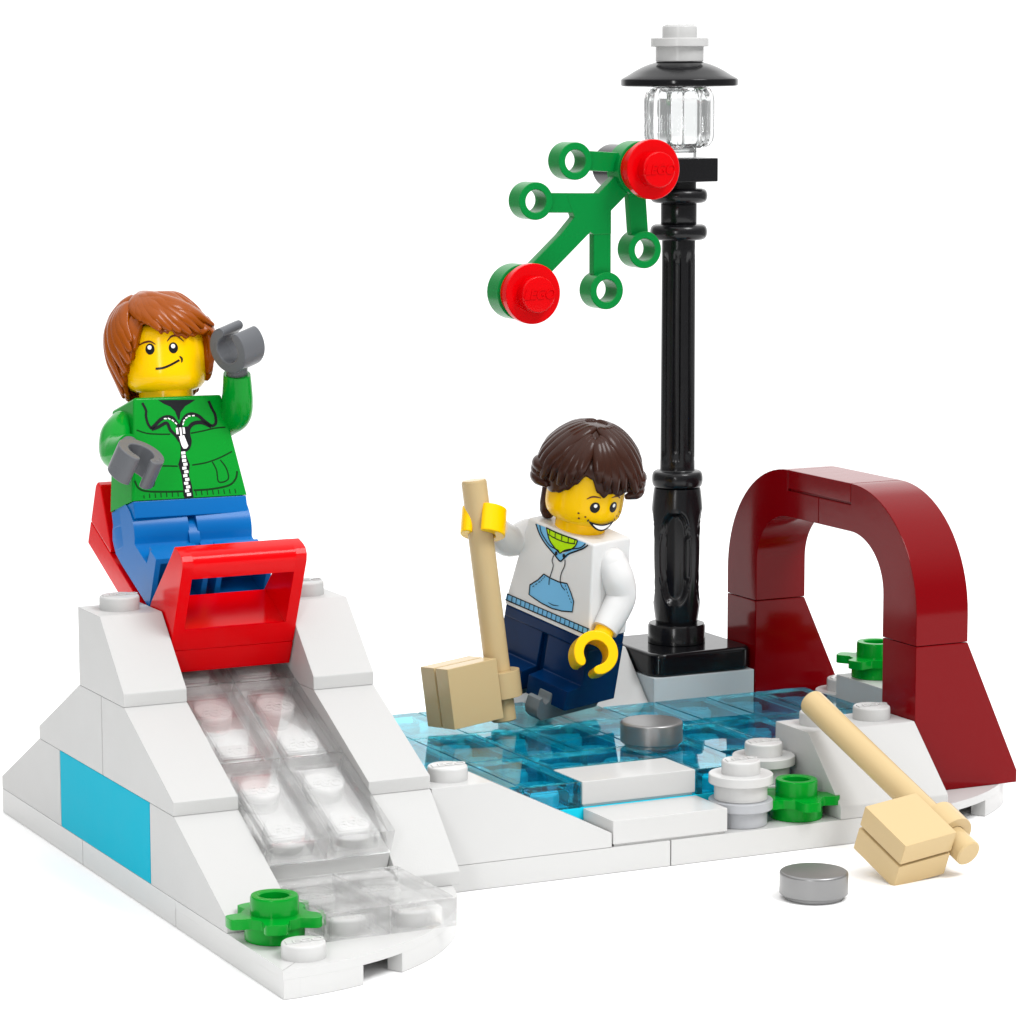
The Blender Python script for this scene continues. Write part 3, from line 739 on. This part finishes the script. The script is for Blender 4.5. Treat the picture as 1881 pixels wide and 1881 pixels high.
def rrad(p, z, t_):
    zm = 2.5; rx = .91 if p < 0 else .85
    rx += .05*math.exp(-((p+75)/35)**2)
    if z > zm: r = rx*math.sqrt(max(0, 1-((z-zm)/.93)**2))
    else: u = (zm-z)/.9; r = rx - .07*u - .17*u*u            # draws in towards the jaw and neck
    r += .13*math.exp(-((p-68)/16)**2)*smooth(.75, 1, t_)
    r -= .10*math.exp(-((p-0)/40)**2)*smooth(.7, 1, t_)
    return r
def rridge(p, t_):
    back = 1 if p < -42 or p > 80 else 0
    q_ = p + 60*(1-t_)*(1 if p > -45 else -.5) + 7*sin(p*.07+t_*3)
    fr = (q_/(25.0+6*sin(p*.05))) % 1
    clump = .04*sin(t_*9+p*.13)*back*smooth(.2, .5, t_)
    return (.085+.02*back)*(abs(sin(pi*fr))**.5-.6) + .02*sin(q_*.21+1.3) + clump
def small(f_, k): return lambda *a: f_(*a)*k
hair_o = make_hair(rider, HM, rz, lambda p, z, t_: rrad(p, z, t_)-.05*smooth(.1, .4, t_), 3.39, small(rridge, .45), M_orangehair, R(-22))
bm = bmesh.new(); rnd = random.Random(4)
def surf(p, z): return rrad(p, z, .5)
def rider_lock(p0, z0, p1, z1, w0=.09, w1=.13, w2=.035, flick=0.0, bend=0.0):
    pts = []
    for k in range(5):
        u = k/4; p = p0+(p1-p0)*u**.85 + bend*sin(pi*u); z = z0+(z1-z0)*(u**1.6)
        pts.append((p, z, surf(p, z)-.035+flick*smooth(.6, 1, u)))
    lock(bm, HM, R(-22), pts, [w0, w1*.95, w1, w1*.8, w2])
# sweep across the forehead, from the crown on the left to the right temple
for i, (p1, z1) in enumerate([(-24, 2.90), (-14, 2.82), (-3, 2.71), (9, 2.70), (20, 2.67), (33, 2.63), (47, 2.66), (61, 2.70), (74, 2.78)]):
    rider_lock(-62+i*7, 3.33-.012*i, p1, z1, .10, .135, .04, .03+.08*(i == 8), -6)
# top and back of the crown
for i, (p0, p1, z1) in enumerate([(-80, 96, 2.62), (-110, 116, 2.5), (150, 105, 2.2), (170, 125, 2.0)]): rider_lock(p0, 3.36, p1, z1, .1, .15, .05, .02, 10)
for p1, z1 in ((84, 2.02), (97, 1.94), (112, 1.9)): rider_lock(p1-14, 2.9, p1, z1, .1, .14, .05, 0)
# left cheek locks, flicked forward in steps
for i, (p0, p1, z1, fl) in enumerate([(-60, -37, 2.56, .0), (-66, -38, 2.40, .02), (-72, -41, 2.20, .03), (-78, -50, 2.06, .02), (-84, -64, 1.84, .0), (-92, -76, 1.72, .0), (-104, -90, 1.66, .0), (-120, -106, 1.62, .0), (-140, -124, 1.6, .0)]):
    rider_lock(p0, 3.2-.05*(i > 4), p1, z1, .10, .15, .045, fl, -8)
for i in range(5): rider_lock(-75-14*i, 3.30, -88-13*i, 2.35-.1*i, .12, .17, .06, .03, -6)
add_to(hair_o, bm, HM, .93)

# ---- the skater on the ice
SKM = T(9.1287, 9.6794, 2.8628) @ Euler((.0213, .2213, -1.1912)).to_matrix().to_4x4()
skater = thing('toy_figure', 'yellow-faced toy figure in a white hoodie skating on the ice with a mallet', 'toy figure', SKM, 'toy figures')
torso = make_torso(skater, M_hoodie_lit)
bm = bmesh.new(); poly_fill(bm, HOODIE['hood_fill'], front, 0); poly_fill(bm, HOODIE['pocket_fill'], front, 0)
bt = [(-.93, .178), (.93, .195)]; bb = [(-.94, .066), (.945, .085)]
poly_fill(bm, [bb[0], bb[1], bt[1], bt[0]], front, 0); decal('hoodie_blue_print', bm, M_inkblue, torso, FRONT)
bm = bmesh.new(); poly_fill(bm, HOODIE['lime_fill'], front, 1); decal('shirt_print', bm, M_inklime, torso, FRONT)
bm = bmesh.new()
for k, wd in (('k1', .026), ('k2', .02), ('k3', .022), ('k4', .022), ('k5', .022), ('k6', .018), ('s1', .018), ('s2', .018), ('smile', .014)): stroke(bm, HOODIE[k], wd, front, 3, 6, k == 'smile')
for i in range(5): stroke(bm, HOODIE['t%d' % i], .016, front, 3, 1)
pk = HOODIE['pocket_fill']
stroke(bm, pk, .022, front, 3, 1, False, True)
for k in ('d1', 'd2'):
    d = HOODIE[k]; P = [Vector(p) for p in d]
    for a, b in zip(P, P[1:]):
        for i in range(3): stroke(bm, [tuple(a+(b-a)*(i/3+.05)), tuple(a+(b-a)*(i/3+.23))], .014, front, 3, 1)
for k in ('eye1', 'eye2'): x, z = HOODIE[k][0]; ellipse(bm, x, z, .03, .035, front, 4, 14)
stroke(bm, bt, .018, front, 3, 1); stroke(bm, bb, .022, front, 3, 1)
for i in range(19):
    x = -.90+i*.1; stroke(bm, [(x, .075), (x, .185)], .014, front, 3, 1)
decal('hoodie_black_print', bm, M_ink, torso, FRONT)
bm = bmesh.new(); box(bm, -.94, .94, -.465, .465, -.22, -.005, .04, None, 3); obj('hips', bm, M_navy, skater)
for x0, x1 in ((-.95, -.07), (.07, .95)):
    bm = bmesh.new(); prism(bm, [(.46, -.2), (.46, -1.2), (-.80, -1.2), (-.80, -.86), (-.46, -.82), (-.44, -.2)], 'yz', x0, x1, .02)
    obj('leg', bm, M_navy, skater)
bm = bmesh.new(); box(bm, -.08, .08, -.36, .36, -1.0, -.2, .01); obj('leg_bridge', bm, M_navy, skater)
for xc in (-.5, .5):
    bm = bmesh.new()
    pts = [(-.98, -1.46), (-1.10, -1.36), (-1.14, -1.24), (-1.10, -1.06), (-1.02, -1.03), (-1.0, -1.12), (-.92, -1.17), (-.84, -1.12), (-.82, -1.0), (-.70, -.98), (-.66, -1.06), (-.66, -1.21), (.44, -1.21), (.52, -1.3), (.42, -1.46)]
    prism(bm, pts, 'yz', xc-.14, xc+.14, .03); obj('skate', bm, M_skate, skater)
make_arm(skater, -1, SARM_R[0], M_hoodie_lit, M_yellow, SARM_R[1], SARM_R[2])
make_arm(skater, 1, SARM_L[0], M_hoodie_lit, M_yellow, SARM_L[1], SARM_L[2])
FM = RZ(R(68+4))
head = make_head(skater, I4)
f = head_map(FM); HF = lambda c: FM.to_3x3() @ Vector((0, -1, 0))
for x in (-.175, .175):
    bm = bmesh.new(); ellipse(bm, x, 2.16, .082, .092, f, 0); decal('eye', bm, M_ink, head, HF)
    bm = bmesh.new(); ellipse(bm, x+.003, 2.19, .03, .032, f, 2, 16); decal('pupil_glint', bm, M_inkwhite, head, HF)
bm = bmesh.new(); stroke(bm, [(-.32, 2.29), (-.26, 2.335), (-.19, 2.345), (-.1, 2.33)], .03, f, 0, 6, True); decal('eyebrow', bm, M_inkbrown, head, HF)
bm = bmesh.new(); stroke(bm, [(.1, 2.33), (.19, 2.345), (.26, 2.335), (.32, 2.29)], .03, f, 0, 6, True); decal('eyebrow', bm, M_inkbrown, head, HF)
bm = bmesh.new()
for x, z in ((-.40, 2.03), (-.385, 1.945), (-.30, 1.985), (.31, 1.985), (.38, 2.04), (.385, 1.95)): ellipse(bm, x, z, .016, .016, f, 0, 10)
decal('freckles', bm, M_inkbrown, head, HF)
def strip(bm, top, bot, layer, n=24):
    prev = None
    for i in range(n+1):
        u = i/n; a = bm.verts.new(f(*top(u), layer)); b = bm.verts.new(f(*bot(u), layer))
        if prev: bm.faces.new((prev[0], a, b, prev[1]))
        prev = (a, b)
mt = lambda u: (-.245+.49*u, 1.925-.05*sin(pi*u)+.0); mb = lambda u: (-.245+.49*u, 1.922-.165*sin(pi*u)**.75)
bm = bmesh.new(); strip(bm, mt, mb, 0)
stroke(bm, [(-.265, 1.915), (-.24, 1.95)], .022, f, 1, 2); stroke(bm, [(.265, 1.915), (.24, 1.95)], .022, f, 1, 2)
decal('mouth', bm, M_ink, head, HF)
mt2 = lambda u: (-.165+.33*u, 1.875-.025*sin(pi*u)); mb2 = lambda u: (-.165+.33*u, 1.873-.088*sin(pi*u)**.8)
bm = bmesh.new(); strip(bm, mt2, mb2, 2); decal('teeth', bm, M_inkwhite, head, HF)
ZH2 = [(-180, 2.0), (-120, 2.0), (-85, 2.06), (-60, 2.12), (-42, 2.18), (-28, 2.28), (-16, 2.42), (-5, 2.6), (3, 2.56), (14, 2.33), (24, 2.24), (30, 2.31), (38, 2.32), (48, 2.25), (58, 2.28), (66, 2.30), (80, 2.24), (110, 2.12), (180, 2.05)]
def sz(p): return interp(ZH2, p) + .13
def srad(p, z, t_):
    zm = 2.62; rx = .83
    r = rx*math.sqrt(max(0, 1-((z-zm)/.86)**2)) if z > zm else rx*(1-.05*((zm-z)/.6)**2)
    side_ = math.exp(-((abs(p+5)-88)/26)**2)
    r += side_*.19*math.exp(-((z-2.42)/.25)**2)
    r -= .20*smooth(.84, 1, t_)*side_
    return r
def sridge(p, t_):
    q_ = p + 48*(1-t_)*(-1 if p < 0 else 1) + 4*sin(p*.09+t_*4)
    fr = (q_/16.0) % 1; return .062*(abs(sin(pi*fr))**.55-.55) + .018*sin(q_*.17+.6) - .08*math.exp(-(p/6)**2)*(1-t_*.5)
def srad0(p, z, t_): return srad(p, z, t_)-.05*smooth(.1, .4, t_)
hair_o = make_hair(skater, I4, sz, srad0, 3.46, lambda p, t_: .35*sridge(p, t_), M_brownhair, R(68-27), fade=.9)
bm = bmesh.new()
def skater_lock(p0, z0, p1, z1, w=.11, end=.05, out=0.0, curl=0.0, mid=0.0):
    pts = []
    for k in range(6):
        u = k/5; p = p0+(p1-p0)*u**.8; z = z0+(z1-z0)*u**1.5 + mid*sin(pi*u)
        pts.append((p, z, srad(p, z, .5)-.03+out*smooth(.5, .95, u)-curl*smooth(.85, 1, u)))
    lock(bm, I4, R(68-27), pts, [w*.55, w*.9, w, w*1.05, w*.9, end])
for s_ in (-1, 1):
    # fringe swept off the middle parting
    for i, (p1, z1) in enumerate([(11, 2.60), (23, 2.46), (36, 2.42), (50, 2.44)]):
        skater_lock(s_*(4+5*i), 3.30+.03*i, s_*p1 + (2 if s_ > 0 else -4), z1 + .03, .12, .05, .02, .03)
    # sides gathered back into a roll above the ear
    for i in range(5):
        skater_lock(s_*(14+19*i), 3.445, s_*(66+10*i), 2.47+.065*i, .155, .09, .07, .05, .07)
    # the roll itself, curling under
    for i, (p0, p1, zc) in enumerate([(58, 112, 2.62), (62, 118, 2.50), (60, 116, 2.38)]):
        lock(bm, I4, R(68-27), [(s_*p0, zc-.03, .80), (s_*(p0+14), zc+.01, .90), (s_*(p0+28), zc+.02, .92), (s_*(p0+42), zc, .88), (s_*p1, zc-.04, .76)], [.05, .11, .125, .11, .05], 0, .8)
    for i in range(4): skater_lock(s_*(120+14*i), 3.445, s_*(112+18*i), 2.3, .16, .07, .0, .03)
add_to(hair_o, bm, I4, .94)
bm = bmesh.new(); a = R(68-27-112)
lathe(bm, [(0, -.26), (.08, -.24), (.14, -.14), (.16, 0), (.16, .3), (.1, .5), (0, .5)], T(.6*sin(a), -.6*cos(a), 1.86), 24); obj('braid', bm, M_brownhair, skater, 60)
